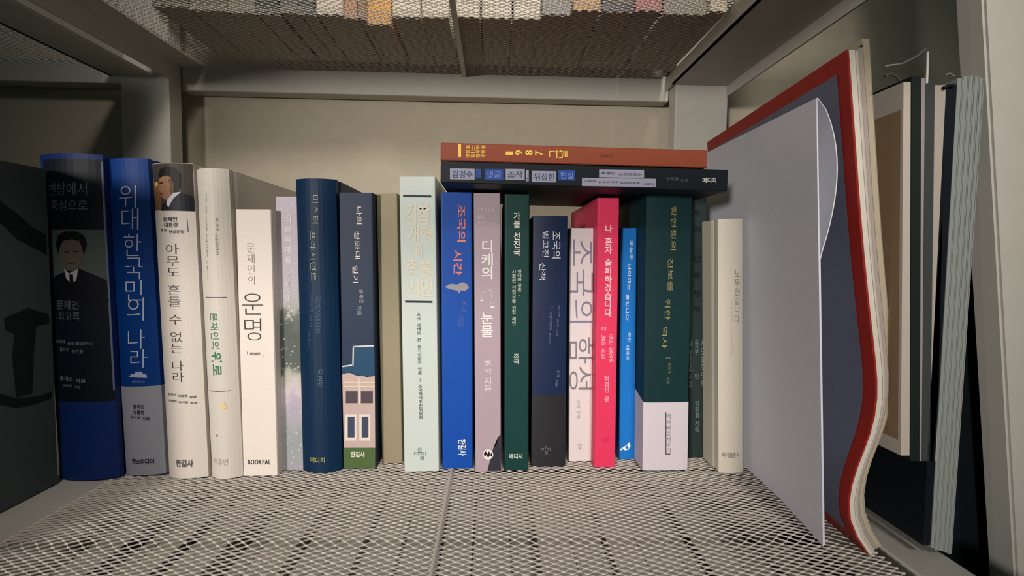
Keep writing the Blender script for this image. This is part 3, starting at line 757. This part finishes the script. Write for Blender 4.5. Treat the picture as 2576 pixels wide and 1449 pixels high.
pxtube('sleeve_lip', [(2334, 130), (2333, 170), (2331, 210)], YS, .0007, cm((206, 206, 200)), sl)
pxtube('sleeve_lip', [(2376, 190), (2388, 185), (2400, 192)], YS, .0006, cm((120, 122, 114)), cl)
pxtube('sleeve_lip', [(2372, 222), (2384, 216), (2400, 214)], YS-.001, .0010, cm((18, 24, 38)), cl)

# black box beyond the rack
tag(box('storage_box', .300, .62, .335, .60, ZB-.30, OZ-.002, mat('black_box', (14, 22, 30), .8), None, .003), 'black storage box glimpsed between the files and the leaning post', 'box')
tag(box('low_cabinet', .292, .70, .32, .62, 0, ZB-.3005, mat('dark_cabinet', (26, 32, 34), .8), None, .003), 'dark low cabinet beneath the black storage box', 'cabinet')

tag(box('shade_box', -.80, -.49, .16, .40, ZB-.005, OZ+.19, mat('dark_shade_box', (70, 68, 62), .8), None, .003), 'dark box added out of view to shade the neighbouring bay', 'box')  # unseen box, added only to block lamp light from the left bay
# ------------------------------------------------------------ books on the shelf above
x = -.315
up = [  # px left, px right at the foot of the spine, foot y, colour
    (380, 470, 14, (86, 84, 74)), (472, 570, 24, (104, 102, 90)), (572, 640, 30, (120, 118, 108)), (642, 700, 34, (60, 66, 66)), (702, 748, 30, (96, 100, 96)), (750, 790, 34, (70, 76, 76)),
    (794, 862, 36, (226, 216, 200)), (866, 898, 44, (190, 140, 104)), (899, 918, 44, (150, 120, 96)), (920, 984, 60, (226, 168, 84)), (986, 1058, 42, (230, 222, 204)),
    (1060, 1130, 42, (228, 220, 204)), (1146, 1208, 42, (228, 220, 204)), (1211, 1288, 44, (228, 220, 204)), (1291, 1361, 46, (228, 222, 206)),
    (1364, 1438, 36, (150, 152, 154)), (1441, 1512, 26, (206, 166, 112)), (1515, 1596, 30, (34, 44, 52)), (1598, 1666, 26, (176, 96, 98)),
    (1668, 1782, 36, (128, 126, 116)), (1785, 1830, 28, (206, 196, 172))]
names = {-2: 'leftmost dull olive', -1: 'drab grey-green', 0: 'grey-beige', 1: 'dark grey', 2: 'mid grey', 3: 'slate', 4: 'cream', 5: 'light brown', 6: 'slim dull brown', 7: 'bright orange', 8: 'ivory', 9: 'ivory', 10: 'ivory', 11: 'ivory', 12: 'ivory', 13: 'light grey', 14: 'tan', 15: 'black-navy', 16: 'dusty pink', 17: 'wide olive-grey', 18: 'narrow cream'}
for i, (a, c, y, rgb) in enumerate(up, -2):
    zf = .2165+.0008
    p = atZ((a+c)/2, y, zf); Yp = p.y; l = atY(a, y, Yp); r = atY(c, y, Yp)
    w = r.x-l.x-.0006
    extra = ''
    if 8 <= i <= 12: lab = {8: 'ivory book above, touching the bright orange one', 9: 'ivory book above, just left of the flat bar under the shelf', 10: 'ivory book above, just right of the flat bar under the shelf', 11: 'second ivory book right of the flat bar above', 12: 'ivory book above, touching the light grey one'}[i]
    else: lab = '%s book on the mesh shelf above, its foot seen through the mesh' % names[i]
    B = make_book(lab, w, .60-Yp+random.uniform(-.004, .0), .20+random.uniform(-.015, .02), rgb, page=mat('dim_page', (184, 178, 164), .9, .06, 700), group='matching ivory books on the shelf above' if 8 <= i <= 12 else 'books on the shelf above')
    place(B, (l.x+.0003, Yp, OZ+zf), 0, Yp)

# ------------------------------------------------------------ books on the shelf below
lowc = [(24, 34, 60), (70, 78, 76), (30, 40, 70), (96, 90, 80), (60, 66, 64), (120, 116, 108), (44, 50, 52), (110, 110, 108), (140, 134, 122), (90, 96, 94), (128, 120, 110), (100, 104, 104), (84, 88, 86), (118, 118, 116),
        (30, 44, 70), (100, 102, 98), (152, 136, 70), (156, 142, 82), (28, 34, 36), (86, 92, 90), (70, 74, 74)]
x = -.296; rnd = random.Random(3)
for i, rgb in enumerate(lowc):
    w = (.024, .03, .018, .026, .028)[i % 5]
    top = Z0-.030-rnd.uniform(0, .03); h = .225-rnd.uniform(0, .02)
    lab = {16: 'mustard yellow book on the shelf below, seen dimly through the mesh', 17: 'paler mustard book beside the darker one on the shelf below'}.get(i, 'dim book on the shelf below, glimpsed through the mesh floor')
    B = make_book(lab, w, .21, top-(Z0-.31), rgb, group='books on the shelf below', page=mat('page_low', (206, 204, 194), .9, .06, 700))
    place(B, (x, .330+rnd.uniform(-.008, .012), OZ+Z0-.3095), 0, .4)
    x += w+.0006
part(expanded('wire_mesh', -.3045, .2900, .300, .602, ZB-.3105, (), 1))
part(box('rail', -.3615, -.3045, .175, .625, ZB-.340, ZB-.310, STEEL)); part(box('rail', .2900, .3000, .175, .300, ZB-.340, ZB-.310, STEEL))
bpy.context.view_layer.update()
bpy.data.scenes.remove(GS)
